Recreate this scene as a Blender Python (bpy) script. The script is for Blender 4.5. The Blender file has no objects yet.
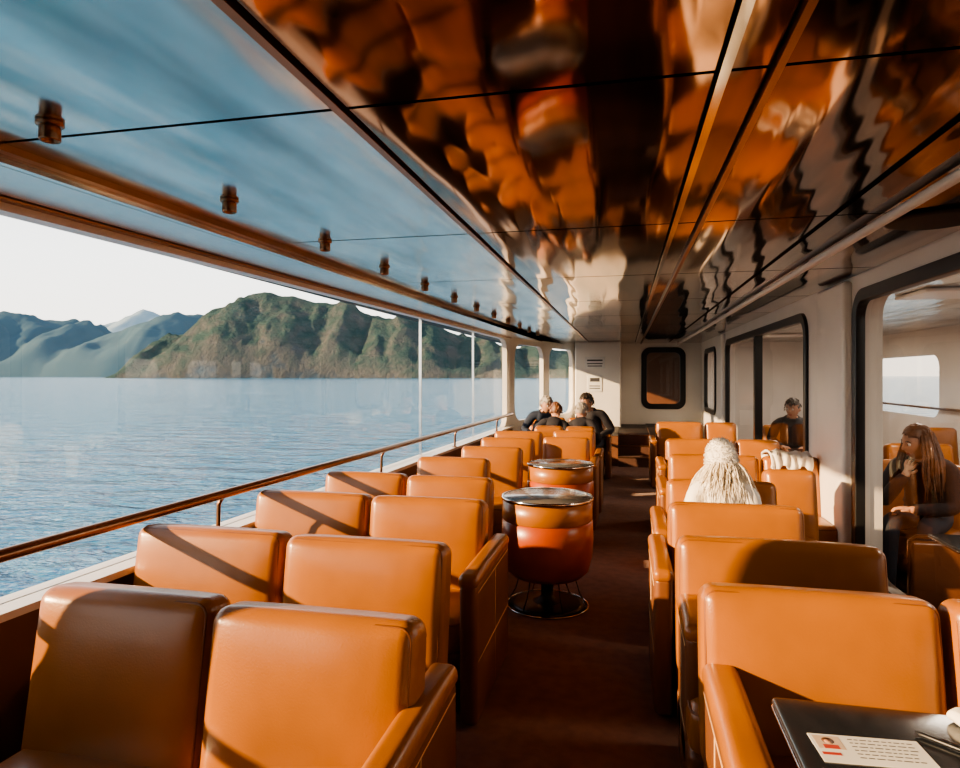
import bpy, bmesh, math, random
from mathutils import Vector, Matrix, noise, Euler
random.seed(7)
scene = bpy.context.scene
COL = scene.collection
R = math.radians
CAMZ = 1.58
CEIL = 2.30
def T(x, y, z): return Matrix.Translation((x, y, z))
def RX(a): return Matrix.Rotation(R(a), 4, 'X')
def RY(a): return Matrix.Rotation(R(a), 4, 'Y')
def RZ(a): return Matrix.Rotation(R(a), 4, 'Z')

# ------------------------------------------------------------ materials
def mat(name, col, rough=0.5, metal=0.0, var=0.12, vscale=6.0, bump=0.0, bscale=40.0,
        stretch=(1, 1, 1), coat=0.0, spec=0.5, col2=None, bdist=0.01, detail=4.0, sheen=0.0):
    m = bpy.data.materials.new(name); m.use_nodes = True
    nt = m.node_tree; b = nt.nodes['Principled BSDF']
    b.inputs['Roughness'].default_value = rough
    b.inputs['Metallic'].default_value = metal
    b.inputs['Coat Weight'].default_value = coat
    b.inputs['Coat Roughness'].default_value = 0.18
    b.inputs['Specular IOR Level'].default_value = spec
    b.inputs['Sheen Weight'].default_value = sheen
    tc = nt.nodes.new('ShaderNodeTexCoord')
    mp = nt.nodes.new('ShaderNodeMapping'); mp.inputs['Scale'].default_value = stretch
    nt.links.new(tc.outputs['Object'], mp.inputs['Vector'])
    n = nt.nodes.new('ShaderNodeTexNoise'); n.inputs['Scale'].default_value = vscale
    n.inputs['Detail'].default_value = 3
    nt.links.new(mp.outputs['Vector'], n.inputs['Vector'])
    cr = nt.nodes.new('ShaderNodeValToRGB')
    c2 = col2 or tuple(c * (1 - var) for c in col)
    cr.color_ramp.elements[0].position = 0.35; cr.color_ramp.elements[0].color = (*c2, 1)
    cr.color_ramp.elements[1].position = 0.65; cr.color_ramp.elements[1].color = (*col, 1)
    nt.links.new(n.outputs['Fac'], cr.inputs['Fac'])
    nt.links.new(cr.outputs['Color'], b.inputs['Base Color'])
    if bump > 0:
        n2 = nt.nodes.new('ShaderNodeTexNoise'); n2.inputs['Scale'].default_value = bscale
        n2.inputs['Detail'].default_value = detail
        nt.links.new(mp.outputs['Vector'], n2.inputs['Vector'])
        bp = nt.nodes.new('ShaderNodeBump'); bp.inputs['Strength'].default_value = bump
        bp.inputs['Distance'].default_value = bdist
        nt.links.new(n2.outputs['Fac'], bp.inputs['Height'])
        nt.links.new(bp.outputs['Normal'], b.inputs['Normal'])
    return m

def glass_mat(name, tint=(0.96, 0.98, 0.99), base=0.03, refl=0.35):
    m = bpy.data.materials.new(name); m.use_nodes = True
    nt = m.node_tree; nt.nodes.remove(nt.nodes['Principled BSDF'])
    out = nt.nodes['Material Output']
    tr = nt.nodes.new('ShaderNodeBsdfTransparent'); tr.inputs['Color'].default_value = (*tint, 1)
    gl = nt.nodes.new('ShaderNodeBsdfGlossy'); gl.inputs['Roughness'].default_value = 0.0
    lwt = nt.nodes.new('ShaderNodeLayerWeight'); lwt.inputs['Blend'].default_value = 0.5
    pw = nt.nodes.new('ShaderNodeMath'); pw.operation = 'POWER'; pw.inputs[1].default_value = 5
    mu = nt.nodes.new('ShaderNodeMath'); mu.operation = 'MULTIPLY_ADD'; mu.inputs[1].default_value = refl; mu.inputs[2].default_value = base
    mx = nt.nodes.new('ShaderNodeMixShader')
    nt.links.new(lwt.outputs['Facing'], pw.inputs[0]); nt.links.new(pw.outputs[0], mu.inputs[0]); nt.links.new(mu.outputs[0], mx.inputs[0])
    nt.links.new(tr.outputs[0], mx.inputs[1]); nt.links.new(gl.outputs[0], mx.inputs[2])
    nt.links.new(mx.outputs[0], out.inputs[0])
    return m

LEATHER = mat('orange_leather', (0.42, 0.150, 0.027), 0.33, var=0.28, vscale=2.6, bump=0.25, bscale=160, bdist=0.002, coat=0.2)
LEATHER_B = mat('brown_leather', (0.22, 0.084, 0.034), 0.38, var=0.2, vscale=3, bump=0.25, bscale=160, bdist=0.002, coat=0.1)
PIPE = mat('piping_leather', (0.24, 0.08, 0.022), 0.4)
STITCH = mat('stitch_thread', (0.70, 0.42, 0.20), 0.6)
DARKPL = mat('dark_plinth', (0.03, 0.018, 0.014), 0.5)
WHITE = mat('cream_paint', (0.82, 0.78, 0.72), 0.32, var=0.06, vscale=2)
BROWNPANEL = mat('brown_panel', (0.20, 0.09, 0.05), 0.4, var=0.2, vscale=2)
CARPET = mat('carpet', (0.27, 0.125, 0.078), 0.95, var=0.22, vscale=14, bump=0.5, bscale=220, bdist=0.004, sheen=0.1)
STEEL = mat('sheen_streaked_steel', (0.86, 0.82, 0.77), 0.17, metal=1, var=0.50, vscale=2.4, bump=0.7, bscale=2.6, bdist=0.02, stretch=(1.9, 0.42, 1), detail=1.5)  # pale reflection streaks are painted in through the base colour variation
COPPER = mat('glint_patched_copper', (0.42, 0.225, 0.13), 0.07, metal=1, var=0.78, vscale=1.2, bump=0.34, bscale=1.7, bdist=0.028, stretch=(3.8, 0.42, 1), detail=0.7)  # dark patches between reflected glints are painted into the base colour
DARKGAP = mat('dark_gap', (0.012, 0.008, 0.006), 0.6)
BRONZE = mat('bronze_metal', (0.34, 0.18, 0.10), 0.28, metal=0.9)
CHROME = mat('chrome', (0.7, 0.68, 0.65), 0.12, metal=1)
BLACK = mat('black_rubber', (0.012, 0.012, 0.013), 0.35)
TABLETOP = mat('dark_tabletop', (0.022, 0.026, 0.032), 0.14, coat=0.3)
GLASSTOP = mat('smoked_tabletop', (0.30, 0.29, 0.28), 0.16, metal=0.5, coat=0.4)
GLASS = glass_mat('window_glass', base=0.06, refl=0.34)
GLASS2 = glass_mat('tinted_glass', tint=(0.86, 0.84, 0.82), base=0.05, refl=0.30)
PAPER = mat('paper', (0.8, 0.79, 0.76), 0.6)
INK = mat('ink', (0.06, 0.06, 0.07), 0.6)
REDINK = mat('red_print', (0.5, 0.06, 0.04), 0.5)
SKINM = mat('skin', (0.55, 0.30, 0.20), 0.5, var=0.1)
EYEW = mat('eye_white', (0.7, 0.68, 0.65), 0.3)
EYED = mat('eye_iris', (0.03, 0.02, 0.015), 0.2)
LIPS = mat('lips', (0.42, 0.13, 0.10), 0.45)
CLOTHD = mat('dark_cloth', (0.022, 0.02, 0.026), 0.85, bump=0.4, bscale=60)
CLOTHN = mat('navy_cloth', (0.02, 0.03, 0.055), 0.85, bump=0.4, bscale=60)
CLOTHW = mat('cream_knit', (0.93, 0.88, 0.80), 0.95, bump=0.3, bscale=90)
PANTS = mat('trouser_cloth', (0.03, 0.035, 0.05), 0.85)
SHOE = mat('shoe_leather', (0.02, 0.015, 0.012), 0.4)
HAIRBR = mat('brown_hair', (0.20, 0.085, 0.04), 0.42, var=0.4, vscale=30, bump=0.5, bscale=60)
HAIRBL = mat('blond_hair', (0.93, 0.84, 0.70), 0.5, var=0.15, vscale=30)
HAIRGR = mat('grey_hair', (0.42, 0.38, 0.34), 0.5, var=0.3, vscale=30, bump=0.5, bscale=60)
HAIRDK = mat('dark_hair', (0.03, 0.018, 0.012), 0.45, var=0.4, vscale=30, bump=0.5, bscale=60)

# ------------------------------------------------------------ mesh helpers
def axis_samples(h, r, n):
    a = [0, 15, 30, 45]
    s = [h - r + r * math.tan(R(k)) for k in a]
    inner = [-(h - r) + 2 * (h - r) * i / n for i in range(1, n)]
    return [-v for v in reversed(s)] + inner + s

def add_rbox(bm, size, r, M=Matrix(), puff=(0, 0, 0), n=4, mi=0, fn=None):
    h = [s / 2 for s in size]
    r = min(r, min(h) * 0.98)
    S = [axis_samples(h[i], r, n) for i in range(3)]
    cache = {}
    def V(p):
        k = tuple(round(c, 6) for c in p)
        if k in cache: return cache[k]
        q = Vector([max(-(h[i] - r), min(h[i] - r, p[i])) for i in range(3)])
        d = Vector(p) - q
        if d.length > 1e-9: d = d.normalized() * r
        v = q + d
        u = [max(-1, min(1, v[i] / h[i])) for i in range(3)]
        for i in range(3):
            j, k2 = (i + 1) % 3, (i + 2) % 3
            v[i] += puff[i] * (1 - u[j] ** 4) * (1 - u[k2] ** 4) * (1 if u[i] > 0 else -1) * abs(u[i])
        if fn: v = fn(v)
        cache[k] = bm.verts.new(M @ v)
        return cache[k]
    for ax in range(3):
        j, k2 = (ax + 1) % 3, (ax + 2) % 3
        for sg in (-1, 1):
            for a in range(len(S[j]) - 1):
                for b in range(len(S[k2]) - 1):
                    cs = []
                    for (ia, ib) in ((a, b), (a + 1, b), (a + 1, b + 1), (a, b + 1)):
                        p = [0, 0, 0]; p[ax] = sg * h[ax]; p[j] = S[j][ia]; p[k2] = S[k2][ib]
                        cs.append(V(p))
                    if sg < 0: cs.reverse()
                    try:
                        f = bm.faces.new(cs); f.material_index = mi; f.smooth = True
                    except ValueError: pass

def add_box(bm, x0, x1, y0, y1, z0, z1, mi=0, M=Matrix()):
    vs = [bm.verts.new(M @ Vector(p)) for p in ((x0, y0, z0), (x1, y0, z0), (x1, y1, z0), (x0, y1, z0), (x0, y0, z1), (x1, y0, z1), (x1, y1, z1), (x0, y1, z1))]
    for f in ((0, 3, 2, 1), (4, 5, 6, 7), (0, 1, 5, 4), (1, 2, 6, 5), (2, 3, 7, 6), (3, 0, 4, 7)):
        fa = bm.faces.new([vs[i] for i in f]); fa.material_index = mi

def add_prism(bm, pts, z0, z1, mi=0):
    lo = [bm.verts.new((p[0], p[1], z0)) for p in pts]; hi = [bm.verts.new((p[0], p[1], z1)) for p in pts]
    n = len(pts)
    for f in ([lo[::-1], hi] + [[lo[i], lo[(i + 1) % n], hi[(i + 1) % n], hi[i]] for i in range(n)]):
        fa = bm.faces.new(f); fa.material_index = mi

def add_lathe(bm, prof, seg=32, M=Matrix(), mi=0, smooth=True):
    rings = []
    for (r, z) in prof:
        if r < 1e-6: rings.append([bm.verts.new(M @ Vector((0, 0, z)))])
        else: rings.append([bm.verts.new(M @ Vector((r * math.cos(2 * math.pi * i / seg), r * math.sin(2 * math.pi * i / seg), z))) for i in range(seg)])
    for a, b in zip(rings[:-1], rings[1:]):
        for i in range(seg):
            j = (i + 1) % seg
            if len(a) == 1 and len(b) == 1: continue
            if len(a) == 1: f = [a[0], b[j], b[i]]
            elif len(b) == 1: f = [a[i], a[j], b[0]]
            else: f = [a[i], a[j], b[j], b[i]]
            fa = bm.faces.new(f); fa.material_index = mi; fa.smooth = smooth

def add_tube(bm, pts, rad, seg=8, closed=False, mi=0):
    pts = [Vector(p) for p in pts]; n = len(pts)
    rads = rad if isinstance(rad, (list, tuple)) else [rad] * n
    rings = []; up = None
    for i, p in enumerate(pts):
        if closed: t = pts[(i + 1) % n] - pts[i - 1]
        else: t = pts[min(i + 1, n - 1)] - pts[max(i - 1, 0)]
        t.normalize()
        if up is None: up = t.orthogonal().normalized()
        up = (up - t * up.dot(t))
        if up.length < 1e-5: up = t.orthogonal()
        up.normalize(); s = t.cross(up)
        rings.append([bm.verts.new(p + (up * math.cos(2 * math.pi * k / seg) + s * math.sin(2 * math.pi * k / seg)) * rads[i]) for k in range(seg)])
    m = n if closed else n - 1
    for i in range(m):
        a = rings[i]; b = rings[(i + 1) % n]
        off = 0
        if closed and i == n - 1:
            best = 1e9
            for o in range(seg):
                dd = (a[0].co - b[o].co).length
                if dd < best: best = dd; off = o
        for k in range(seg):
            f = bm.faces.new([a[k], a[(k + 1) % seg], b[(k + 1 + off) % seg], b[(k + off) % seg]]); f.smooth = True; f.material_index = mi
    if not closed:
        for rr, rev in ((rings[0], True), (rings[-1], False)):
            f = bm.faces.new(rr[::-1] if rev else rr); f.material_index = mi

def finish(bm, name, mats, parent=None, smooth=False, recalc=True):
    if recalc: bmesh.ops.recalc_face_normals(bm, faces=bm.faces)
    me = bpy.data.meshes.new(name); bm.to_mesh(me); bm.free()
    if not isinstance(mats, (list, tuple)): mats = [mats]
    for m in mats: me.materials.append(m)
    if smooth: me.polygons.foreach_set('use_smooth', [True] * len(me.polygons))
    o = bpy.data.objects.new(name, me); COL.objects.link(o)
    if parent: o.parent = parent
    return o

def empty(name, label, cat, loc=(0, 0, 0), rz=0, group=None):
    o = bpy.data.objects.new(name, None); COL.objects.link(o); o.empty_display_size = 0.1
    o.location = loc; o.rotation_euler = (0, 0, R(rz))
    o['label'] = label; o['category'] = cat
    if group: o['group'] = group
    return o

def struct(o):
    o['kind'] = 'structure'; return o
def tag(o, label, cat, group=None):
    o['label'] = label; o['category'] = cat
    if group: o['group'] = group
    return o
def dup(root, loc=None, rz=None, label=None):
    n = root.copy(); COL.objects.link(n)
    if loc is not None: n.location = loc
    if rz is not None: n.rotation_euler = (0, 0, R(rz))
    if label: n['label'] = label
    for c in root.children:
        c2 = c.copy(); COL.objects.link(c2); c2.parent = n
        for d in c.children:
            d2 = d.copy(); COL.objects.link(d2); d2.parent = c2
    return n

def rrect(x0, x1, y0, y1, r, k=8):
    pts = []
    for (cx, cy, a0) in ((x1 - r, y1 - r, 0), (x0 + r, y1 - r, 90), (x0 + r, y0 + r, 180), (x1 - r, y0 + r, 270)):
        for i in range(k + 1):
            a = R(a0 + 90 * i / k); pts.append((cx + r * math.cos(a), cy + r * math.sin(a)))
    return pts
def shape(name, loops, thick, M, m, bevel=0.0):
    cu = bpy.data.curves.new(name + '_c', 'CURVE'); cu.dimensions = '2D'; cu.fill_mode = 'BOTH'
    cu.extrude = thick / 2; cu.bevel_depth = bevel
    for L in loops:
        s = cu.splines.new('POLY'); s.points.add(len(L) - 1)
        for i, p in enumerate(L): s.points[i].co = (p[0], p[1], 0, 1)
        s.use_cyclic_u = True
    tmp = bpy.data.objects.new('tmp', cu); COL.objects.link(tmp)
    dg = bpy.context.evaluated_depsgraph_get(); dg.update()
    me = bpy.data.meshes.new_from_object(tmp.evaluated_get(dg))
    bpy.data.objects.remove(tmp); me.transform(M); me.name = name
    me.materials.clear(); me.materials.append(m)
    o = bpy.data.objects.new(name, me); COL.objects.link(o)
    return o
def pane(name, L, M, m):
    bm = bmesh.new(); bm.faces.new([bm.verts.new(M @ Vector((p[0], p[1], 0))) for p in L])
    return struct(finish(bm, name, m))
def wallM(p, q):
    X = Vector((q[0] - p[0], q[1] - p[1], 0)).normalized(); Y = Vector((0, 0, 1)); Z = X.cross(Y)
    M = Matrix((X, Y, Z)).transposed().to_4x4(); M.translation = Vector((p[0], p[1], 0))
    return M

# ------------------------------------------------------------ room shell
YB, YF = -3.2, 14.6
XO = 4.6
def lw(y): return -2.35 + 0.036 * y
A = (lw(YB), YB); B = (lw(11.0), 11.0); C = (-1.05, YF)
bm = bmesh.new(); add_prism(bm, [(-2.75, YB - .1), (XO + .1, YB - .1), (XO + .1, YF + .1), (-2.75, YF + .1)], -0.15, 0.0)
struct(finish(bm, 'floor', CARPET))

M1 = wallM(A, B); L1 = (Vector(B) - Vector(A)).length
zs, zt = 0.72, 2.205
wA = (0.3, 1.02 - YB); wB = (1.30 - YB, L1 - .22)  # out-of-view pier between the panes, added to shade the near seats
struct(shape('wall_left', [[(0, 0), (L1, 0), (L1, 2.42), (0, 2.42)], rrect(*wA, zs, zt, 0.12), rrect(*wB, zs, zt, 0.25)], 0.08, M1 @ T(0, 0, -0.05), WHITE))
wn = 1
for w_ in (wA, wB):
    pane('window_%d' % wn, rrect(w_[0] - .02, w_[1] + .02, zs - .02, zt + .02, .12), M1 @ T(0, 0, -0.06), GLASS); wn += 1
M2 = wallM(B, C); L2 = (Vector(C) - Vector(B)).length
hb_ = [(0.22, 1.62), (1.95, 3.4)]
struct(shape('wall_bow', [[(0, 0), (L2, 0), (L2, 2.42), (0, 2.42)]] + [rrect(a, b, .78, 2.15, .25) for a, b in hb_], 0.08, M2 @ T(0, 0, -0.05), WHITE))
for a, b in hb_:
    pane('window_%d' % wn, rrect(a - .02, b + .02, .76, 2.17, .2), M2 @ T(0, 0, -0.06), GLASS); wn += 1
struct(shape('trim_1', [[(0.0, 0.0), (L1, 0.0), (L1, zs - .03), (0.0, zs - .03)]], 0.05, M1 @ T(0, 0, 0.02), BROWNPANEL))
bm = bmesh.new(); add_box(bm, 0, L1, zs - .03, zs, -0.02, 0.09, M=M1); struct(finish(bm, 'trim_2', WHITE))
n = 3
for s in (9.85, 12.0):
    bm = bmesh.new(); add_box(bm, s - .006, s + .006, zs, zt, -0.075, -0.045, M=M1)
    struct(finish(bm, 'trim_%d' % n, CHROME)); n += 1
XR = 1.62
MR = wallM((XR, YB), (XR, YF)); LR = YF - YB
def ry(y): return y - YB
holes = [(1.75, 5.05, 0.16, 2.14, .16), (6.35, 11.05, 0.30, 2.12, .18), (12.35, 13.9, 0.9, 2.08, .2), (-2.6, 1.1, 0.16, 2.12, .2)]
struct(shape('wall_right', [[(0, 0), (LR, 0), (LR, 2.42), (0, 2.42)]] + [rrect(ry(a), ry(b), c, d, r_) for a, b, c, d, r_ in holes], 0.16, MR @ T(0, 0, 0.08), WHITE))
for a, b, c, d, r_ in holes:
    pane('window_%d' % wn, rrect(ry(a), ry(b), c, d, r_), MR @ T(0, 0, 0.08), GLASS2)
    struct(shape('trim_%d' % n, [rrect(ry(a) - .04, ry(b) + .04, c - .04, d + .04, r_ + .03), rrect(ry(a) + .03, ry(b) - .03, c + .03, d - .03, r_ - .03)], 0.05, MR @ T(0, 0, 0.005), BLACK, 0.008))
    n += 1; wn += 1
bm = bmesh.new(); add_box(bm, XR - .01, XR + .08, 8.7, 8.8, .30, 2.12); struct(finish(bm, 'trim_%d' % n, BLACK)); n += 1
for (y0, y1) in ((5.16, 5.82), (11.25, 11.7)):
    bm = bmesh.new(); add_rbox(bm, (0.07, y1 - y0, 2.28), 0.03, T(XR - .03, (y0 + y1) / 2, 1.14)); struct(finish(bm, 'trim_%d' % n, WHITE)); n += 1
MF = wallM((-1.2, YF), (XO, YF))
struct(shape('wall_far', [[(0, 0), (XO + 1.2, 0), (XO + 1.2, 2.42), (0, 2.42)], rrect(1.62, 2.42, 0.92, 2.14, 0.14)], 0.08, MF @ T(0, 0, -0.04), WHITE))
struct(shape('trim_%d' % n, [rrect(1.56, 2.48, 0.86, 2.20, 0.18), rrect(1.66, 2.38, 0.96, 2.10, 0.12)], 0.06, MF @ T(0, 0, 0.0), BLACK, 0.008)); n += 1
pane('window_%d' % wn, rrect(1.62, 2.42, 0.92, 2.14, 0.14), MF @ T(0, 0, -0.04), GLASS2); wn += 1
bm = bmesh.new(); add_box(bm, -0.5, 2.4, YF + 1.3, YF + 1.36, 0, 2.42); struct(finish(bm, 'wall_corridor', BROWNPANEL))
bm = bmesh.new(); add_rbox(bm, (0.95, 0.9, 2.3), 0.03, T(-0.56, YF - .47, 1.15)); struct(finish(bm, 'wall_locker', WHITE))
bm = bmesh.new(); add_box(bm, -2.7, XO + .1, YB - .1, YB, 0, 2.42); struct(finish(bm, 'wall_rear', BROWNPANEL))
MO = wallM((XO, YB), (XO, YF))
ho = [(-2, 0.5), (1.2, 3.7), (4.4, 6.9), (7.6, 10.1), (10.8, 13.3)]
struct(shape('wall_outer', [[(0, 0), (LR, 0), (LR, 2.42), (0, 2.42)]] + [rrect(ry(a), ry(b), 0.95, 1.9, 0.2) for a, b in ho], 0.08, MO, WHITE))
for a, b in ho:
    pane('window_%d' % wn, rrect(ry(a), ry(b), 0.95, 1.9, 0.2), MO, GLASS2); wn += 1
bm = bmesh.new(); add_tube(bm, [(XO - .12, YB + .1, 1.1), (XO - .12, YF - .1, 1.1)], 0.02); struct(finish(bm, 'trim_%d' % n, BRONZE)); n += 1
for y in (5.0, 6.9, 10.3):
    bm = bmesh.new(); add_rbox(bm, (0.22, 0.22, 2.3), 0.04, T(3.3, y, 1.15)); struct(finish(bm, 'trim_%d' % n, WHITE)); n += 1

def cl(y): return -1.93 + 0.03 * y
bm = bmesh.new()
seams = [YB, -1.5, 0.05, 1.6, 3.15, 4.7, 6.25, 7.8, 9.35, 10.9, 12.45, YF]
g = 0.008
cols = [(None, -0.765, 0), (-0.735, 0.215, 1), (0.235, 0.335, 1), (0.35, 0.90, 1), (0.915, XR + .0, 1), (XR + .16, XO, 0)]
for y0, y1 in zip(seams[:-1], seams[1:]):
    for (a, b, mi) in cols:
        a0 = cl(y0) if a is None else a; a1 = cl(y1) if a is None else a
        add_prism(bm, [(a0 + g, y0 + g), (b - g, y0 + g), (b - g, y1 - g), (a1 + g, y1 - g)], CEIL, CEIL + .02, mi)
add_prism(bm, [(-2.8, YB - .1), (XO + .1, YB - .1), (XO + .1, YF + 1.4), (-2.8, YF + 1.4)], CEIL + .03, CEIL + .2, 2)
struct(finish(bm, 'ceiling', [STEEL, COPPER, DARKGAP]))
def strip(x0, x1, z0, z1, m, slope=0.0, y0=YB, y1=YF - .1):
    global n
    bm = bmesh.new()
    add_prism(bm, [(x0 + slope * y0, y0), (x1 + slope * y0, y0), (x1 + slope * y1, y1), (x0 + slope * y1, y1)], z0, z1)
    struct(finish(bm, 'trim_%d' % n, m)); n += 1
strip(-0.762, -0.738, CEIL - .012, CEIL + .025, BRONZE)
strip(0.213, 0.237, CEIL - .022, CEIL + .025, CHROME)
strip(0.333, 0.352, CEIL - .022, CEIL + .025, BRONZE)
strip(-1.955, -1.925, 2.278, CEIL + .02, BRONZE, slope=0.03)
strip(-1.985, -1.955, 2.25, CEIL + .02, CHROME, slope=0.03)
SOFF = mat('soffit_metal', (0.84, 0.81, 0.77), 0.25, metal=.9, var=0.05, vscale=1)
bm = bmesh.new()
add_prism(bm, [(-1.99 + .03 * YB, YB), (-1.99 + .03 * YF, YF), (-1.2, YF), (lw(11.0) - .02, 11.0), (lw(YB) - .02, YB)], 2.25, 2.27)
struct(finish(bm, 'ceiling_soffit', SOFF))
bm = bmesh.new(); add_box(bm, 0, L1, 2.236, 2.246, -0.02, 0.03, M=M1); struct(finish(bm, 'trim_%d' % n, BRONZE)); n += 1
bm = bmesh.new(); add_tube(bm, [(1.12, YB + .05, CEIL - .03), (1.12, YF - .1, CEIL - .03)], 0.022, 12); struct(finish(bm, 'trim_%d' % n, WHITE)); n += 1
P = lambda s, z, off: M1 @ Vector((s, z, off))
rail = empty('handrail', 'long bronze handrail on short posts along the window', 'handrail')
bm = bmesh.new(); add_tube(bm, [P(0.3, .935, .10), P(L1 - .3, .935, .10)], 0.025, 12); finish(bm, 'rail', BRONZE, rail)
for i in range(6):
    s = 1.9 + i * 2.2
    bm = bmesh.new(); add_tube(bm, [P(s, .72, .07), P(s, .88, .075), P(s, .92, .10)], 0.012, 8); add_rbox(bm, (0.05, 0.012, 0.05), 0.004, M1 @ T(s, .724, .07)); finish(bm, 'post', BRONZE, rail)

ys = 11.5
bm = bmesh.new()
add_box(bm, -1.2, -0.12, ys, YF, 0, 0.52); add_box(bm, 0.44, XR, ys, YF, 0, 0.52); add_box(bm, -0.12, .44, ys + .9, YF, 0, .50)
struct(finish(bm, 'floor_landing', BROWNPANEL))
bm = bmesh.new(); add_box(bm, -1.2, -0.12, ys, YF - .95, .52, 0.53); add_box(bm, 0.44, XR, ys, YF, .52, 0.53); add_box(bm, -0.12, .44, ys + .9, YF, .50, .51)
struct(finish(bm, 'floor_landing_carpet', DARKPL))
STEPM = mat('step_carpet', (0.10, 0.045, 0.03), .9)
st = empty('staircase', 'short flight of three dark carpeted steps with metal nosings', 'stairs', (0.16, ys, 0))
for k in range(3):
    bm = bmesh.new(); add_box(bm, -.275, .275, k * .3 - .1, .9, k * .17, k * .17 + .17); s_ = finish(bm, 'step', STEPM, st)
    bm = bmesh.new(); add_box(bm, -.275, .275, k * .3 - .11, k * .3 - .09, k * .17 + .158, k * .17 + .173); finish(bm, 'nosing', BRONZE, s_)

def flatbox(name, label, cat, x, y, z, w, h, mats_lines):
    e = empty(name, label, cat, (x, y, z))
    bm = bmesh.new(); add_rbox(bm, (w, .012, h), .004, n=1); finish(bm, 'panel', PAPER, e)
    for (dx, dz, ww, hh, m) in mats_lines:
        bm = bmesh.new(); add_box(bm, dx - ww / 2, dx + ww / 2, -.0075, -.0065, dz - hh / 2, dz + hh / 2); finish(bm, 'print', m, e)
yl = YF - .925
flatbox('notice_board', 'grey framed notice on the cream far wall', 'notice', -0.62, yl, 1.86, .42, .24, [(0, .05, .32, .03, INK), (0, -.02, .32, .02, INK), (0, -.07, .3, .02, INK)])
flatbox('notice_board', 'small white safety sheet pinned on the cream wall', 'notice', -0.62, yl, 1.42, .30, .34, [(0, .08, .2, .08, INK), (0, -.05, .22, .02, INK), (0, -.1, .22, .02, INK)])

bm = bmesh.new(); add_lathe(bm, [(0, 0), (.036, 0), (.036, -.010), (.024, -.012)], 20)
base_me = finish(bm, 'mount', BRONZE)
bm = bmesh.new(); add_lathe(bm, [(.024, -.010), (.028, -.018), (.028, -.05), (.026, -.054), (.022, -.05), (.020, -.035), (0, -.035)], 20)
can_me = finish(bm, 'lamp_shade', BRONZE)
e0 = empty('ceiling_spotlight', 'small bronze cylinder spotlight on the steel ceiling', 'ceiling lamp', (0, 0, 0), group='row of ceiling spotlights')
base_me.parent = e0; can_me.parent = e0
for i in range(12):
    y = 1.5 + i * .82
    loc = (-1.62 + .02 * y, y, CEIL)
    if i == 0: e0.location = loc
    else: dup(e0, loc)
bm = bmesh.new(); add_lathe(bm, [(0, 0), (.2, 0), (.2, -.012), (.17, -.02), (0, -.02)], 40, T(1.38, 3.3, CEIL))
tag(finish(bm, 'ceiling_speaker', DARKGAP), 'round flat dark speaker set on the ceiling', 'speaker')

# ------------------------------------------------------------ armchairs
def rr_path(hx, hz, r, y, M):
    return [M @ Vector((p[0], y, p[1])) for p in rrect(-hx, hx, -hz, hz, r, 4)]
protos = {}
CHL = {0: 'tan orange leather lounge seat with padded back',
       1: 'tan orange leather armchair with one solid side arm'}
def armchair(w, arms, x0, y, label=None, rz=0, arm_f=-.56, arm_b=.14, inset=0.0):
    """x0 = lower x edge, y = where the TOP of the backrest sits"""
    key = (w, arms, arm_f, arm_b, inset)
    loc = (x0 + w / 2, y, 0)
    lab = label or CHL[len(arms)]
    if key in protos:
        return dup(protos[key], loc, rz, lab)
    e = empty('armchair', lab, 'armchair', loc, rz, 'lounge armchairs')
    protos[key] = e
    S = -.10
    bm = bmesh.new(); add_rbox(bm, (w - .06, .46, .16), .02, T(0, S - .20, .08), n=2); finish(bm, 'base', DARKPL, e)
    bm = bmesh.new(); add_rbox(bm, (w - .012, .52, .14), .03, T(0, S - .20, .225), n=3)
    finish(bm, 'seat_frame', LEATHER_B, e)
    bm = bmesh.new(); add_rbox(bm, (w - .016, .50, .17), .05, T(0, S - .21, .355), puff=(0, 0, .02), n=6)
    add_tube(bm, [T(0, S - .21, .42) @ Vector((p[0], p[1], 0)) for p in rrect(-(w / 2 - .016), w / 2 - .016, -.24, .24, .05, 4)], .006, 6, True, 1)
    finish(bm, 'seat', [LEATHER, PIPE], e)
    Mb = T(0, S + .065, .622) @ RX(-9)
    bm = bmesh.new()
    def wr(v):
        return v + Vector((0, .004 * noise.noise(Vector((v.x * 5, w * 9, v.z * 5))), 0))
    add_rbox(bm, (w - .012, .15, .56), .045, Mb, puff=(.003, .022, .006), n=10, fn=wr)
    add_tube(bm, rr_path(w / 2 - .019, .267, .035, -.0605, Mb), .005, 6, True, 1)
    finish(bm, 'backrest', [LEATHER, PIPE], e)
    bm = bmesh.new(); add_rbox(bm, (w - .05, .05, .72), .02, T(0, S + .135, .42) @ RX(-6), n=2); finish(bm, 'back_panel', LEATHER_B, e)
    for s in arms:
        sg = -1 if s in 'Ll' else 1
        inside = s in 'lr'
        ya, yb = arm_f, (S + .0 if inside else arm_b); aw = .11 if inside else .095
        cx = sg * (w / 2 - inset + (-aw / 2 if inside else aw / 2)); cy = (ya + yb) / 2; ln = yb - ya
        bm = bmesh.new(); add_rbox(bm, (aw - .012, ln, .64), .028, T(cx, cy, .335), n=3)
        a_ = finish(bm, 'armrest', LEATHER_B, e)
        bm = bmesh.new(); add_rbox(bm, (aw, ln + .01, .065), .03, T(cx, cy, .66), puff=(0, 0, .008), n=4); finish(bm, 'arm_pad', LEATHER, a_)
        bm = bmesh.new(); xo = cx + sg * (aw / 2 - .0062)
        for zz in (.30, .61):
            add_tube(bm, [(xo, ya + .03, zz), (xo, yb - .03, zz)], .0028, 5)
        add_tube(bm, [(xo, cy + .02, .05), (xo, cy + .02, .61)], .0028, 5)
        finish(bm, 'seam', STITCH, a_)
    return e
armchair(.635, 'R', -1.18, 1.70, arm_f=-.56, arm_b=.22, inset=.05)
armchair(.63, '', -1.83, 1.74)
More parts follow.
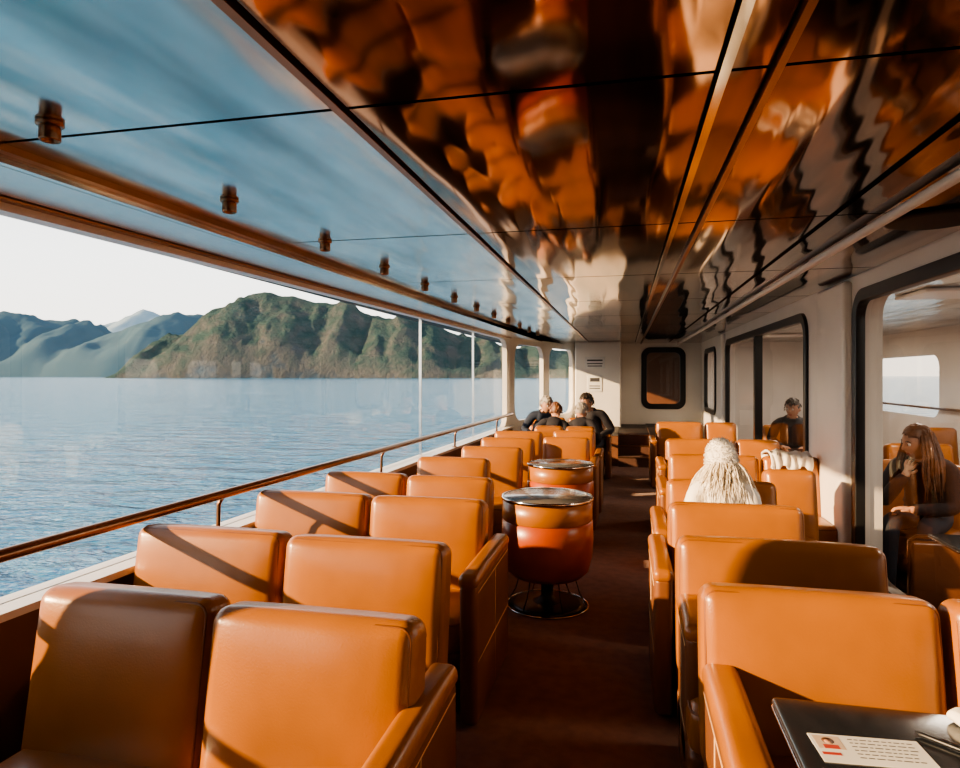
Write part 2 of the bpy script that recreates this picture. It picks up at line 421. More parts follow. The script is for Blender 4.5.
armchair(.71, '', -1.40, 2.50)
armchair(.73, '', -2.15, 2.53)
armchair(.67, 'R', -1.40, 3.42, arm_f=-.66)
armchair(.71, '', -2.125, 3.44)
armchair(.60, '', -1.45, 4.17)
armchair(.60, '', -2.07, 4.22)
armchair(.62, '', -1.70, 5.15)
armchair(.60, '', -1.54, 6.0)
armchair(.60, '', -1.55, 6.90)
armchair(.60, '', -1.57, 7.75)
armchair(.52, 'R', -.89, 7.10)
armchair(.52, 'R', -.87, 7.95)
armchair(.60, '', -1.54, 10.45)
armchair(.60, 'R', -.90, 10.45)
armchair(.69, 'l', .23, 2.20, arm_f=-.70)
armchair(.60, '', .935, 2.20)
armchair(.80, 'l', .205, 2.84, arm_f=-.46)
armchair(.68, 'L', .22, 3.60)
armchair(.68, 'L', .26, 4.40)
armchair(.36, '', .97, 5.0)
armchair(.74, 'L', .36, 5.8)
armchair(.46, '', 1.12, 5.82)
armchair(.70, 'L', .42, 7.2)
armchair(.44, '', 1.14, 7.25)
armchair(.66, 'L', .44, 9.8)
armchair(.44, '', 1.13, 9.85)
for (x, y, rz) in ((2.9, 3.2, 180), (2.28, 5.66, -38), (3.75, 4.2, 0), (2.13, 7.2, 0), (2.85, 7.2, 0), (2.15, 9.55, 0), (2.85, 9.55, 0), (3.9, 5.9, 0), (3.9, 7.6, 0), (3.9, 9.5, 0)):
    armchair(.60, '', x - .3, y, rz=rz)

e = empty('low_divider', 'low brown leather divider in front of a seated woman', 'divider', (2.2, 4.72, 0))
bm = bmesh.new(); add_rbox(bm, (.76, .07, .50), .025, T(0, 0, .25), n=3); finish(bm, 'panel', LEATHER_B, e)
bm = bmesh.new(); add_tube(bm, [(-.38, 0, .0), (-.38, 0, .50), (-.34, 0, .53), (.34, 0, .53), (.38, 0, .50), (.38, 0, 0)], .014, 8); finish(bm, 'frame', BRONZE, e)

RUST = mat('rust_leather', (0.42, 0.075, 0.016), .34, var=.15, bump=.2, bscale=150, bdist=.002, coat=.1)
def drum_table(x, y, lab):
    e = empty('drum_table', lab, 'table', (x, y, 0), group='round drum tables')
    bm = bmesh.new(); add_lathe(bm, [(0, .752), (.30, .752), (.305, .748), (.305, .735), (0, .735)], 56); finish(bm, 'table_top', GLASSTOP, e)
    bm = bmesh.new(); add_lathe(bm, [(.302, .755), (.314, .756), (.318, .748), (.316, .735), (.300, .732), (.302, .755)], 56); finish(bm, 'rim', CHROME, e)
    bm = bmesh.new(); add_lathe(bm, [(.29, .735), (.308, .73), (.311, .61), (.304, .597)], 56); finish(bm, 'band', LEATHER, e)
    bm = bmesh.new(); add_lathe(bm, [(.29, .602), (.312, .59), (.316, .48), (.308, .36), (.282, .255), (.24, .215), (.18, .20), (0, .195)], 56)
    finish(bm, 'drum', [RUST, PIPE], e)
    bm = bmesh.new(); add_lathe(bm, [(.08, .20), (.045, .15), (.04, .07), (.07, .035), (.12, .024)], 32); finish(bm, 'pedestal', DARKPL, e)
    for k in range(6):
        a = k * math.pi / 3
        bm = bmesh.new(); add_tube(bm, [(.19 * math.cos(a), .19 * math.sin(a), .205), (.22 * math.cos(a), .22 * math.sin(a), .1), (.268 * math.cos(a), .268 * math.sin(a), .015)], .004, 8); finish(bm, 'leg', DARKPL, e)
    bm = bmesh.new()
    add_tube(bm, [(.28 * math.cos(2 * math.pi * k / 48), .28 * math.sin(2 * math.pi * k / 48), .008) for k in range(48)], .005, 8, True)
    add_lathe(bm, [(0, .032), (.22, .024), (.276, .008), (0, .002)], 48, mi=1)
    finish(bm, 'base_ring', [CHROME, BLACK], e)
drum_table(-.525, 4.42, 'round rust leather drum table with dark top on round dark base')
drum_table(-.60, 6.10, 'round rust leather drum table with dark top near the aisle')

def slab_table(name, lab, x0, x1, y0, y1, z):
    e = empty(name, lab, 'table', ((x0 + x1) / 2, (y0 + y1) / 2, 0))
    bm = bmesh.new()
    add_rbox(bm, (x1 - x0, y1 - y0, .03), .013, T(0, 0, z - .015), n=4); finish(bm, 'table_top', TABLETOP, e)
    bm = bmesh.new(); add_tube(bm, [(p[0], p[1], z - .018) for p in rrect(-(x1 - x0) / 2, (x1 - x0) / 2, -(y1 - y0) / 2, (y1 - y0) / 2, .03, 4)], .005, 6, True); finish(bm, 'edge_trim', CHROME, e)
    bm = bmesh.new(); add_lathe(bm, [(.07, z - .03), (.035, z - .05), (.03, .06), (.05, .03), (.2, .02), (.21, 0), (0, 0)], 32); finish(bm, 'pedestal', CHROME, e)
    return e
slab_table('dining_table', 'dark glossy rectangular table with a card and glasses on it', .365, 1.12, 1.02, 1.77, .76)
slab_table('dining_table', 'small dark square table beside the dark-jacketed woman', 1.80, 2.45, 3.80, 4.42, .62)
slab_table('dining_table', 'small dark square table between facing lounge seats', .75, 1.45, 8.55, 9.0, .72)
slab_table('dining_table', 'small dark table in the neighbouring saloon', 1.9, 2.5, 8.0, 8.4, .70)
slab_table('dining_table', 'low dark table between the seated companions', -1.1, -.5, 9.34, 9.54, .62)

ZT = .7605
e = empty('printed_card', 'white printed card with a small portrait photo', 'card', (.525, 1.55, ZT), 4)
bm = bmesh.new(); add_box(bm, -.115, .115, -.055, .055, 0, .0015); finish(bm, 'card_sheet', PAPER, e)
bm = bmesh.new(); add_box(bm, -.108, -.052, -.004, .048, .0016, .0019)
add_lathe(bm, [(0, .0021), (.013, .0021), (.013, .0019)], 16, T(-.080, .028, 0), 1)
add_lathe(bm, [(0, .0023), (.009, .0023), (.009, .0021)], 16, T(-.080, .024, 0), 2)
add_box(bm, -.096, -.064, -.004, .012, .0019, .0022, 3)
finish(bm, 'photo_print', [mat('photo_ground', (.62, .48, .38), .5), HAIRBR, SKINM, REDINK], e)
bm = bmesh.new(); add_box(bm, -.108, -.07, -.028, -.018, .0016, .0022); finish(bm, 'red_strip', REDINK, e)
bm = bmesh.new()
for k in range(6):
    zz = .04 - k * .014; xx = -.035
    while xx < .09:
        wl = random.uniform(.006, .018); add_box(bm, xx, min(xx + wl, .105), zz - .0013, zz + .0013, .0016, .0021); xx += wl + .004
finish(bm, 'print_lines', INK, e)
e = empty('pen', 'slim black pen lying on the dark table', 'pen', (.70, 1.60, ZT + .006), -40)
bm = bmesh.new(); add_tube(bm, [(-.07, 0, 0), (-.06, 0, 0), (.055, 0, 0), (.07, 0, 0)], [.002, .0055, .0055, .004], 10); finish(bm, 'barrel', BLACK, e)
bm = bmesh.new(); add_tube(bm, [(.02, 0, .0075), (.065, 0, .0075)], .0015, 6); finish(bm, 'clip', CHROME, e)
e = empty('eyeglasses', 'dark folded eyeglasses resting on the table', 'glasses', (.79, 1.54, ZT + .021), 20)
bm = bmesh.new()
for s in (-1, 1):
    add_tube(bm, [(s * .033 + .026 * math.cos(a * math.pi / 10), 0, .019 * math.sin(a * math.pi / 10)) for a in range(20)], .0022, 6, True)
add_tube(bm, [(-.009, 0, .004), (0, -.003, .008), (.009, 0, .004)], .002, 6)
finish(bm, 'frame', BLACK, e)
for s in (-1, 1):
    bm = bmesh.new(); add_tube(bm, [(s * .059, 0, .004), (s * .06, .05, 0), (s * .058, .12, -.018)], .002, 6); finish(bm, 'temple', BLACK, e)
bm = bmesh.new(); add_rbox(bm, (.09, .06, .022), .010, T(.795, 1.72, ZT + .015) @ RZ(20), puff=(0, 0, .006), n=5, fn=lambda v: v + Vector((0, 0, .005 * noise.noise(v * 40))))
tag(finish(bm, 'napkin', CLOTHW), 'crumpled cream napkin on the dark table', 'napkin')
bm = bmesh.new()
NX, NY = 20, 24
gr = []
for i in range(NX + 1):
    row = []
    for j in range(NY + 1):
        u = i / NX - .5; v = j / NY
        x = 1.33 + u * (.30 + .08 * v) + .015 * math.sin(v * 9); s = v * .36
        s0 = .11 + .03 * math.sin(i * .7)
        if s < s0: y = 5.755 - .06 - .02 * s; z = .925 - (s0 - s)
        elif s < s0 + .10: a = (s - s0) / .10; y = 5.695 + a * .22; z = .925 + .03 * math.sin(a * math.pi)
        else: y = 5.925; z = .925 - (s - s0 - .10)
        z += .03 * noise.noise(Vector((x * 14, s * 12, 0))); y -= .012 + .012 * math.sin(u * 34 + v * 4)
        row.append(bm.verts.new((x, y, z)))
    gr.append(row)
for i in range(NX):
    for j in range(NY): bm.faces.new([gr[i][j], gr[i + 1][j], gr[i + 1][j + 1], gr[i][j + 1]]).smooth = True
o = tag(finish(bm, 'scarf', CLOTHW), 'cream scarf draped over the seat back', 'scarf')
md = o.modifiers.new('s', 'SOLIDIFY'); md.thickness = .012

# ------------------------------------------------------------ people
def skin_bm(verts, edges, radii, root):
    me = bpy.data.meshes.new('sk'); me.from_pydata([tuple(v) for v in verts], edges, [])
    ob = bpy.data.objects.new('sk', me); COL.objects.link(ob)
    m = ob.modifiers.new('k', 'SKIN'); m.use_smooth_shade = True; m.branch_smoothing = 0.3
    sv = me.skin_vertices[0].data
    for i, r in enumerate(radii):
        sv[i].radius = r if isinstance(r, tuple) else (r, r); sv[i].use_root = (i == root)
    s = ob.modifiers.new('s', 'SUBSURF'); s.levels = 2; s.render_levels = 2
    dg = bpy.context.evaluated_depsgraph_get(); dg.update()
    em = bpy.data.meshes.new_from_object(ob.evaluated_get(dg))
    bpy.data.objects.remove(ob)
    b = bmesh.new(); b.from_mesh(em); return b

def headpt(nv, grow=0.0):
    x, y, z = nv
    p = Vector((.076 * x, .098 * y, .125 * z))
    if z < 0:
        p.x *= 1 - .30 * (-z) ** 1.6
        if y > 0: p.y *= 1 - .30 * (-z)
    if y < 0 and grow == 0:
        p.y -= .026 * math.exp(-((x / .17) ** 2 + ((z + .18) / (.12 if z < -.18 else .24)) ** 2))
        for s in (-1, 1): p.y += .010 * math.exp(-(((x - s * .40) / .2) ** 2 + ((z - .04) / .13) ** 2))
        p.y -= .006 * math.exp(-((x / .3) ** 2 + ((z + .52) / .1) ** 2))
        p.y -= .010 * math.exp(-((x / .4) ** 2 + ((z + .85) / .15) ** 2))
        p.y -= .004 * math.exp(-((x / .6) ** 2 + ((z - .22) / .08) ** 2))
    return p * (1 + grow)

def person(label, loc, rz, lean=0, side=0, head=(0, 0, 0), hands=None, cloth=CLOTHD, pants=PANTS,
           hair=HAIRDK, hair_style='short', hat=None, legs='sit', scale=1.0):
    e = empty('person', label, 'person', loc, rz); e.scale = (scale,) * 3
    U = T(0, 0, .10) @ RY(side) @ RX(lean) @ T(0, 0, -.10)
    v, r, ed, lab = [], [], [], []
    def add(p, rad, par=None, m=1):
        v.append(Vector(p)); r.append(rad)
        i = len(v) - 1
        if par is not None: ed.append((par, i)); lab.append(m)
        return i
    pel = add((0, 0, .11), (.155, .12))
    wai = add(U @ Vector((0, .01, .26)), (.135, .105), pel, 1)
    che = add(U @ Vector((0, .015, .42)), (.155, .115), wai, 1)
    nb = add(U @ Vector((0, .01, .525)), (.085, .07), che, 1)
    nk = add(U @ Vector((0, -.005, .59)), .05, nb, 0)
    hc = U @ Vector((0, -.03, .70))
    add(hc - Vector((0, 0, .03)), .05, nk, 0)
    hands = hands or {}
    for s in (-1, 1):
        sh = add(U @ Vector((s * .165, .015, .485)), .062, nb, 1)
        dflt = ((s * .24, -.02, .27), (s * .13, -.25, .20), (s * .5 * -1, -1, 0))
        el, wr, hd = hands.get(s, dflt)
        e1 = add(Vector(el), .047, sh, 1)
        e2 = add(Vector(wr), .030, e1, 1)
        f = Vector(hd).normalized(); wrv = Vector(wr)
        upv = Vector((0, 0, 1)) if abs(f.z) < .8 else Vector((0, -1, 0))
        sd = f.cross(upv).normalized(); nrm = sd.cross(f).normalized()
        pm = add(wrv + f * .035, (.026, .020), e2, 0)
        pk = add(wrv + f * .075, (.030, .016), pm, 0)
        for k, ln in enumerate((.062, .075, .070, .054)):
            off = (k - 1.5) * .019
            a = add(wrv + f * .088 + sd * off, .0095, pk, 0)
            b_ = add(wrv + f * (.088 + ln * .5) + sd * off * 1.1 - nrm * .010, .0085, a, 0)
            add(wrv + f * (.088 + ln * .75) + sd * off * 1.1 - nrm * (.034 + .003 * k), .0072, b_, 0)
        t1 = add(wrv + f * .05 + sd * -.038 * s - nrm * .006, .011, pm, 0)
        add(wrv + f * .085 + sd * -.052 * s - nrm * .014, .009, t1, 0)
        hp = add((s * .095, -.04, .10), .095, pel, 2)
        if legs == 'sit':
            kn = add((s * .11, -.42, .10), .068, hp, 2); an = add((s * .11, -.43, -.30), .045, kn, 2)
            he = add((s * .11, -.43, -.365), .040, an, 3); add((s * .11, -.57, -.385), .034, he, 3)
        else:
            kn = add((s * .27, -.18, .08), .07, hp, 2); an = add((-s * .02, -.26, .065 + .03 * s), .045, kn, 2)
            add((-s * .12, -.25, .065 + .03 * s), .035, an, 3)
    bm = skin_bm(v, ed, r, 0)
    for f in bm.faces:
        c = f.calc_center_median(); best = 1e9; bl = 1
        for (a, b_), m in zip(ed, lab):
            A_, B_ = v[a], v[b_]; d = B_ - A_; t = max(0, min(1, (c - A_).dot(d) / max(d.length_squared, 1e-9)))
            dist = (c - (A_ + d * t)).length - (r[b_][0] if isinstance(r[b_], tuple) else r[b_]) * .5
            if dist < best: best = dist; bl = m
        f.material_index = bl; f.smooth = True
    jb = bm.copy()
    bmesh.ops.delete(jb, geom=[f for f in jb.faces if f.material_index != 1], context='FACES')
    jb.normal_update()
    for w in jb.verts: w.co += w.normal * (.011 + .006 * noise.noise(w.co * 14))
    for f in jb.faces: f.material_index = 0
    H = T(*hc) @ RX(lean * .5) @ RZ(head[0]) @ RX(head[1]) @ RY(head[2])
    SU, SV = 36, 28
    vs = {}
    def hv(i, j, g_=0, store=vs, b=bm, fnx=None):
        i %= SU
        if j in (0, SV): i = 0
        k = (i, j)
        if k not in store:
            th = math.pi * j / SV; ph = 2 * math.pi * i / SU
            nv = Vector((math.sin(th) * math.sin(ph), -math.sin(th) * math.cos(ph), math.cos(th)))
            p = headpt(nv, g_)
            if fnx: p = fnx(nv, p)
            store[k] = b.verts.new(H @ p)
        return store[k]
    for j in range(SV):
        for i in range(SU):
            q2 = []
            for w in [hv(i, j), hv(i, j + 1), hv(i + 1, j + 1), hv(i + 1, j)]:
                if w not in q2: q2.append(w)
            f = bm.faces.new(q2); f.smooth = True
            th = math.pi * (j + .5) / SV; ph = 2 * math.pi * (i + .5) / SU
            nv = Vector((math.sin(th) * math.sin(ph), -math.sin(th) * math.cos(ph), math.cos(th)))
            f.material_index = 6 if (nv.y < 0 and abs(nv.x) < .24 and abs(nv.z + .52) < .06) else 0
    for s in (-1, 1):
        for (c, rad, mi) in (((s * .030, -.079, .006), .013, 4), ((s * .030, -.0875, .006), .0065, 5)):
            ret = bmesh.ops.create_uvsphere(bm, u_segments=10, v_segments=8, radius=rad, matrix=H @ T(*c))
            for w in ret['verts']:
                for f in w.link_faces: f.material_index = mi; f.smooth = True
        ret = bmesh.ops.create_uvsphere(bm, u_segments=12, v_segments=8, radius=1, matrix=H @ T(s * .078, .008, -.008) @ RZ(s * -20) @ Matrix.Diagonal((.009, .018, .031, 1)))
        for w in ret['verts']:
            for f in w.link_faces: f.material_index = 0; f.smooth = True
        add_tube(bm, [H @ Vector((s * a, b, c)) for a, b, c in ((.015, -.094, .026), (.032, -.092, .032), (.05, -.080, .026))], [.002, .0035, .002], 5, mi=5)
    finish(bm, 'body', [SKINM, cloth, pants, SHOE, EYEW, EYED, LIPS], e)
    jk = finish(jb, 'jacket', [cloth], e)
    md = jk.modifiers.new('s', 'SOLIDIFY'); md.thickness = .006
    hb = bmesh.new(); hs = {}
    def hfn(nv, p):
        k = .10 + .05 * noise.noise(nv * 3 + Vector(loc)) + .03 * noise.noise(nv * 11)
        return Vector((p.x * (1 + k), p.y * (1 + k), p.z * (1 + k * .7)))
    lowb = -.35 if hair_style == 'short' else -.75
    for j in range(SV):
        for i in range(SU):
            th = math.pi * (j + .5) / SV; ph = 2 * math.pi * (i + .5) / SU
            nv = Vector((math.sin(th) * math.sin(ph), -math.sin(th) * math.cos(ph), math.cos(th)))
            face = nv.y < -.12 and nv.z < (.62 if hair_style == 'short' else .60) - .25 * abs(nv.x)
            if hair_style == 'short' and nv.y < .2 and nv.z < .1: face = True
            if face or nv.z < lowb: continue
            q = []
            for w in [hv(i, j, .02, hs, hb, hfn), hv(i, j + 1, .02, hs, hb, hfn), hv(i + 1, j + 1, .02, hs, hb, hfn), hv(i + 1, j, .02, hs, hb, hfn)]:
                if w not in q: q.append(w)
            hb.faces.new(q).smooth = True
    Hi = H.inverted()
    if hair_style in ('long', 'spread'):
        long_ = hair_style == 'long'
        nl = 200 if long_ else 900
        for k in range(nl):
            ph = R(random.uniform(75, 285) if long_ else random.uniform(60, 300)); zz = random.uniform(-.25, .75) if long_ else random.uniform(-.5, .05)
            st_ = math.sqrt(1 - zz * zz)
            nv = Vector((st_ * math.sin(ph), -st_ * math.cos(ph), zz))
            p0 = H @ (headpt(nv, .10))
            out = (H.to_3x3() @ Vector((nv.x, nv.y, 0))).normalized()
            pts = [p0]; p = p0.copy()
            L_ = random.uniform(.26, .40) if long_ else random.uniform(.12, .30)
            sp = .25 if long_ else random.uniform(.1, .85)
            ph0 = random.uniform(0, 6)
            for t in range(1, 8):
                f_ = t / 7
                step = L_ / 7 + (.02 if zz > .3 and t < 3 else 0)
                p = p + Vector((0, 0, -step)) + out * (sp * step * (1.3 - f_)) + Vector((math.sin(ph0 + f_ * 7), math.cos(ph0 + f_ * 6), 0)) * (.006 if long_ else .008)
                lq = Hi @ p
                ee = Vector((lq.x / .088, lq.y / .112, lq.z / .14))
                if ee.length < 1: lq = Vector((ee.x * .088, ee.y * .112, ee.z * .14)) / max(ee.length, .2); p = H @ lq
                pts.append(p.copy())
            sc_ = .8 if long_ else .32
            add_tube(hb, pts, [a_ * sc_ for a_ in (.006, .009, .010, .010, .009, .007, .005, .002)], 5 if long_ else 4)
    else:
        for k in range(60):
            ph = R(random.uniform(-180, 180)); zz = random.uniform(.45, .98) if abs(ph) < R(70) else random.uniform(-.25, .95)
            st_ = math.sqrt(1 - zz * zz)
            nv = Vector((st_ * math.sin(ph), -st_ * math.cos(ph), zz))
            p0 = H @ headpt(nv, .10); tn = (H.to_3x3() @ Vector((nv.x, nv.y, 0))).normalized()
            add_tube(hb, [p0, p0 + tn * .010 + Vector((0, 0, -.005)), p0 + tn * .016 + Vector((0, 0, -.026))], [.008, .008, .002], 5)
    finish(hb, 'hair', hair, e)
    if hat:
        kb = bmesh.new(); ks = {}
        def kfn(nv, p):
            k = .31 + .02 * noise.noise(nv * 5) + (.05 if nv.z < 0.0 else 0)
            q = p * (1 + k); q.z = p.z * 1.22; return q
        for j in range(SV):
            for i in range(SU):
                th = math.pi * (j + .5) / SV; ph = 2 * math.pi * (i + .5) / SU
                if math.cos(th) < -.28 + .35 * max(0, math.sin(th) * math.cos(ph)): continue
                q = []
                for w in [hv(i, j, .02, ks, kb, kfn), hv(i, j + 1, .02, ks, kb, kfn), hv(i + 1, j + 1, .02, ks, kb, kfn), hv(i + 1, j, .02, ks, kb, kfn)]:
                    if w not in q: q.append(w)
                kb.faces.new(q).smooth = True
        for k in range(1600):
            ph = R(random.uniform(0, 360)); zz = random.uniform(-.2, .98); st_ = math.sqrt(1 - zz * zz)
            nv = Vector((st_ * math.sin(ph), -st_ * math.cos(ph), zz)); p0 = H @ kfn(nv, headpt(nv, .02))
            o_ = (H.to_3x3() @ nv); dd = Vector((random.uniform(-1, 1), random.uniform(-1, 1), random.uniform(-1, .6))) * .007
            add_tube(kb, [p0 - o_ * .003, p0 + o_ * .005 + dd * .5, p0 + o_ * .008 + dd * 1.4], [.002, .0018, .0006], 3)
        finish(kb, 'knit_hat', hat, e, smooth=True)
    return e

SEAT = .45
person('woman in dark jacket with long wavy brown hair, hand near chin', (2.19, 5.36, SEAT - .02), -38, lean=18, head=(-40, 6, 0),
       hands={-1: ((-.20, -.30, .22), (-.05, -.33, .42), (.25, .45, .9)), 1: ((.22, -.24, .22), (.04, -.38, .21), (-1, -.2, .05))},
       cloth=CLOTHD, hair=HAIRBR, hair_style='long', scale=1.02)
person('man in dark jacket with dark hair leaning over a table', (2.16, 9.25, SEAT), -6, lean=14, head=(-30, 6, 0), cloth=CLOTHD, hair=HAIRDK, scale=1.05)
person('woman in white knit hat with long blond hair, seen from behind', (.57, 4.02, SEAT), 176, lean=14, head=(8, 8, 4), cloth=CLOTHW, hair=HAIRBL, hair_style='spread', hat=CLOTHW, legs='cross', scale=.90,
       hands={-1: ((-.21, -.02, .27), (-.12, -.16, .20), (.5, -1, 0)), 1: ((.21, -.02, .27), (.12, -.16, .20), (-.5, -1, 0))})
person('grey-haired man in navy jacket leaning towards his companions', (-1.33, 10.15, SEAT), 18, lean=20, side=6, head=(25, 8, 0), cloth=CLOTHN, hair=HAIRGR, scale=1.06)
person('man in dark jacket with dark hair bending forward', (-.44, 10.15, SEAT), -14, lean=16, side=-8, head=(-22, 4, 0), cloth=CLOTHD, hair=HAIRDK, scale=1.10)
for x, lb, hr, sd in ((-1.0, 'person with brown hair in a dark coat, leaning in to talk', HAIRBR, 5), (-.58, 'grey-haired man in dark coat seated with his friends', HAIRGR, -6)):
    person(lb, (x, 8.85, SEAT), 175 + sd, lean=18, side=-sd, head=(sd * 4, 6, 0), cloth=CLOTHD, hair=hr, scale=.97)
armchair(.40, '', -1.0 - .2, 8.62, rz=180)
armchair(.40, '', -.58 - .2, 8.62, rz=180)

# ------------------------------------------------------------ outside
sea = bpy.data.materials.new('sea_water'); sea.use_nodes = True
nt = sea.node_tree; b = nt.nodes['Principled BSDF']
b.inputs['Base Color'].default_value = (0.025, 0.16, 0.27, 1); b.inputs['Roughness'].default_value = 0.10
b.inputs['IOR'].default_value = 1.30
tc = nt.nodes.new('ShaderNodeTexCoord')
hs_ = None
for sc, dist, st_ in ((.9, .32, (1, 1.6, 1)), (.16, 1.2, (1, 2.2, 1))):
    mp = nt.nodes.new('ShaderNodeMapping'); mp.inputs['Scale'].default_value = st_; mp.inputs['Rotation'].default_value = (0, 0, .5)
    nz = nt.nodes.new('ShaderNodeTexNoise'); nz.inputs['Scale'].default_value = sc; nz.inputs['Detail'].default_value = 4; nz.inputs['Distortion'].default_value = .6
    bp = nt.nodes.new('ShaderNodeBump'); bp.inputs['Strength'].default_value = 1.0; bp.inputs['Distance'].default_value = dist
    nt.links.new(tc.outputs['Object'], mp.inputs['Vector']); nt.links.new(mp.outputs['Vector'], nz.inputs['Vector']); nt.links.new(nz.outputs['Fac'], bp.inputs['Height'])
    if hs_: nt.links.new(hs_.outputs['Normal'], bp.inputs['Normal'])
    hs_ = bp
nt.links.new(hs_.outputs['Normal'], b.inputs['Normal'])
bm = bmesh.new(); vs = [bm.verts.new(p) for p in ((-40000, -40000, -6), (40000, -40000, -6), (40000, 40000, -6), (-40000, 40000, -6))]; bm.faces.new(vs)
o = tag(finish(bm, 'sea', sea), 'calm blue-grey rippled sea water of a fjord', 'sea'); o['kind'] = 'stuff'

def interp(pts, x):
    if x <= pts[0][0]: return pts[0][1]
    for (a, ya), (b_, yb) in zip(pts[:-1], pts[1:]):
        if x <= b_:
            t = (x - a) / (b_ - a); t = t * t * (3 - 2 * t) * .5 + t * .5; return ya + (yb - ya) * t
    return pts[-1][1]
def mountain(name, lab, D, prof, front, back, m, nu, nv_, amp, ns, pw=.5, sh=.25):
    bm = bmesh.new(); g_ = []
    u0, u1 = prof[0][0], prof[-1][0]
    for i in range(nu + 1):
        u = u0 + (u1 - u0) * i / nu; Hh = interp(prof, u); row = []
        for j in range(nv_ + 1):
            t = j / nv_
            v_ = -front + (front + back) * t
            tt = (v_ + front) / front if v_ < 0 else 1 - v_ / back
            pr = max(0, min(1, tt)) ** pw
            q = Vector((u / ns, v_ / ns, 3.1))
            nn = noise.ridged_multi_fractal(q, 1.0, 2.1, 7, 1.0, 2.0) - 1.1
            gul = abs(noise.noise(Vector((u / ns * 2.6, v_ / ns * .5, 7.7)))) - .25
            h = Hh * pr + amp * (nn + gul * 1.6) * min(1, tt * 4) * min(1, Hh / (amp * 2.5)) * (.4 if abs(v_) < front * .12 else 1)
            row.append(bm.verts.new((u, D + v_ + sh * front * noise.noise(Vector((u / ns * .8, 0, 0))), -8 + max(0, h))))
        g_.append(row)
    for i in range(nu):
        for j in range(nv_): bm.faces.new([g_[i][j], g_[i + 1][j], g_[i + 1][j + 1], g_[i][j + 1]]).smooth = True
    o = tag(finish(bm, name, m), lab, 'mountain'); o.rotation_euler = (0, 0, math.atan(145 / 640))
    return o
def mtn_mat(name, c1, c2, c3, sc, bump=0):
    m = bpy.data.materials.new(name); m.use_nodes = True; nt = m.node_tree; b = nt.nodes['Principled BSDF']
    b.inputs['Roughness'].default_value = 1; b.inputs['Specular IOR Level'].default_value = 0
    tc = nt.nodes.new('ShaderNodeTexCoord'); nz = nt.nodes.new('ShaderNodeTexNoise'); nz.inputs['Scale'].default_value = sc; nz.inputs['Detail'].default_value = 8; nz.inputs['Roughness'].default_value = .65
    nt.links.new(tc.outputs['Object'], nz.inputs['Vector'])
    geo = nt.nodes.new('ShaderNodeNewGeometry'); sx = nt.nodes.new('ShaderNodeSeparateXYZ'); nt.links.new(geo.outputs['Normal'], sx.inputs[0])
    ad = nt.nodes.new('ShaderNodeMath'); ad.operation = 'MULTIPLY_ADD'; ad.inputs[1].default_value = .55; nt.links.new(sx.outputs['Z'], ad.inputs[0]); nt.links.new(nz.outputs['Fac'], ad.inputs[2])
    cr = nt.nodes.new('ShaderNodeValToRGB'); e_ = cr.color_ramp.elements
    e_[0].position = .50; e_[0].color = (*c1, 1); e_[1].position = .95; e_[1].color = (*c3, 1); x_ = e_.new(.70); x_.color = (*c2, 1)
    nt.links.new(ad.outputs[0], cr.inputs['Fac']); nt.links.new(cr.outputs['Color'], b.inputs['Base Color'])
    if bump:
        bp = nt.nodes.new('ShaderNodeBump'); bp.inputs['Strength'].default_value = 1.0; bp.inputs['Distance'].default_value = bump
        nt.links.new(nz.outputs['Fac'], bp.inputs['Height']); nt.links.new(bp.outputs['Normal'], b.inputs['Normal'])
    return m
k = 2500 / 640
prof = [((px - 480) * k, (376 - y) * k + 6) for px, y in ((138, 377), (146, 358), (160, 345), (188, 332), (214, 311), (240, 301), (266, 290), (290, 293), (310, 299), (335, 302), (365, 312), (400, 318), (440, 328), (480, 338), (520, 345), (580, 351), (660, 360), (760, 378))]
mountain('mountain', 'rugged grey-brown and green mountain headland rising from the sea', 2500, prof, 290, 700, mtn_mat('hazed_rock_near', (.048, .078, .10), (.098, .098, .092), (.048, .078, .072), .015, 34), 460, 120, 48, 300, .62, .2)  # air haze is mixed into the rock colours
k = 6000 / 640
prof = [((px - 480) * k, (376 - y) * k + 6) for px, y in ((-260, 340), (-160, 325), (-80, 332), (-30, 322), (0, 320), (28, 316), (60, 321), (90, 328), (115, 333), (150, 328), (175, 321), (205, 315), (235, 322), (300, 340), (400, 372))]
mountain('mountain', 'hazy blue mountain range across the water', 6000, prof, 900, 1500, mtn_mat('hazed_rock_far', (.055, .105, .14), (.062, .108, .138), (.072, .118, .142), .004), 300, 50, 130, 900)  # bluish distance haze is put into the base colour
k = 10000 / 640
prof = [((px - 480) * k, (376 - y) * k + 6) for px, y in ((60, 340), (90, 326), (115, 320), (150, 312), (175, 318), (200, 326), (250, 340))]
mountain('mountain', 'pale distant mountain peak behind the range', 10000, prof, 1500, 2000, mtn_mat('hazed_rock_pale', (.22, .31, .36), (.24, .32, .37), (.26, .34, .38), .003), 90, 24, 130, 1300)  # pale tone is aerial haze painted into the rock colour

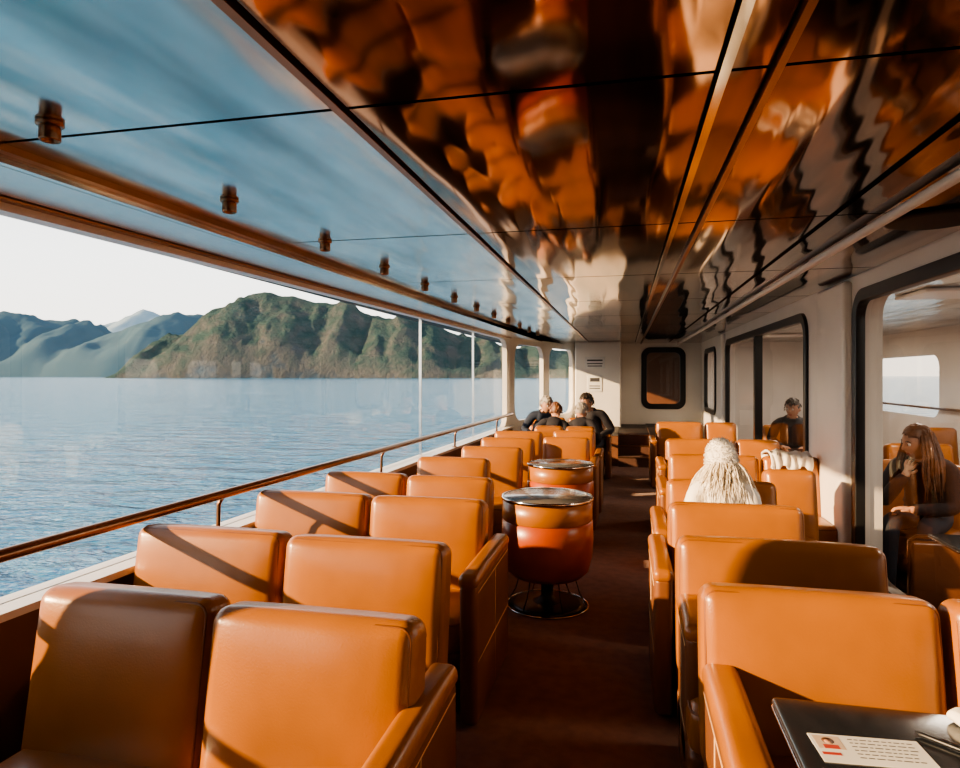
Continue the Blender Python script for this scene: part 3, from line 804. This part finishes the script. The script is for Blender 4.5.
# ------------------------------------------------------------ world, sun, fill lamps, camera
w = bpy.data.worlds.new('World'); scene.world = w; w.use_nodes = True; nt = w.node_tree
bg = nt.nodes['Background']; bg.inputs['Strength'].default_value = 2.1
tc = nt.nodes.new('ShaderNodeTexCoord'); sx = nt.nodes.new('ShaderNodeSeparateXYZ'); cr = nt.nodes.new('ShaderNodeValToRGB')
nt.links.new(tc.outputs['Generated'], sx.inputs[0]); nt.links.new(sx.outputs['Z'], cr.inputs['Fac']); nt.links.new(cr.outputs['Color'], bg.inputs['Color'])
e_ = cr.color_ramp.elements
e_[0].position = 0.0; e_[0].color = (1.0, 0.90, 0.78, 1); e_[1].position = 1; e_[1].color = (0.22, 0.29, 0.40, 1)
x_ = e_.new(.16); x_.color = (.94, .92, .88, 1); x_ = e_.new(.40); x_.color = (.52, .57, .63, 1)
sl = bpy.data.lights.new('Sun', 'SUN'); sl.energy = 10.5; sl.color = (1.0, 0.67, 0.36); sl.angle = R(0.8)
so = bpy.data.objects.new('sun_light', sl); COL.objects.link(so)
el, az = R(17), R(27)
d = Vector((math.cos(el) * math.cos(az), math.cos(el) * math.sin(az), -math.sin(el)))
so.rotation_euler = d.to_track_quat('-Z', 'Y').to_euler(); so.location = (-10, -6, 8)
for i, y in enumerate((3.4, 6.2, 9.0, 12.0)):  # fill panels added to brighten the dark saloon beyond the divider windows
    e = empty('added_fill_panel', 'square fill light panel added in the neighbouring saloon', 'ceiling lamp', (2.7, y, CEIL), group='added fill light panels')
    bm = bmesh.new(); add_rbox(bm, (.62, .62, .03), .01, T(0, 0, -.017), n=1); finish(bm, 'fill_housing', WHITE, e)
    al = bpy.data.lights.new('lamp', 'AREA'); al.shape = 'SQUARE'; al.size = .56; al.energy = 28; al.color = (1, .86, .70)
    ao = bpy.data.objects.new('fill_light', al); COL.objects.link(ao); ao.parent = e; ao.location = (0, 0, -.04)

cam = bpy.data.cameras.new('Camera'); co = bpy.data.objects.new('Camera', cam); COL.objects.link(co)
co.location = (0, 0, CAMZ); co.rotation_euler = (R(90), 0, math.atan(145 / 640))
cam.sensor_width = 36; cam.lens = 24; cam.shift_y = -8 / 960; cam.clip_end = 60000; cam.clip_start = .05
scene.camera = co
scene.view_settings.look = 'AgX - Medium High Contrast'
scene.view_settings.exposure = 0.5
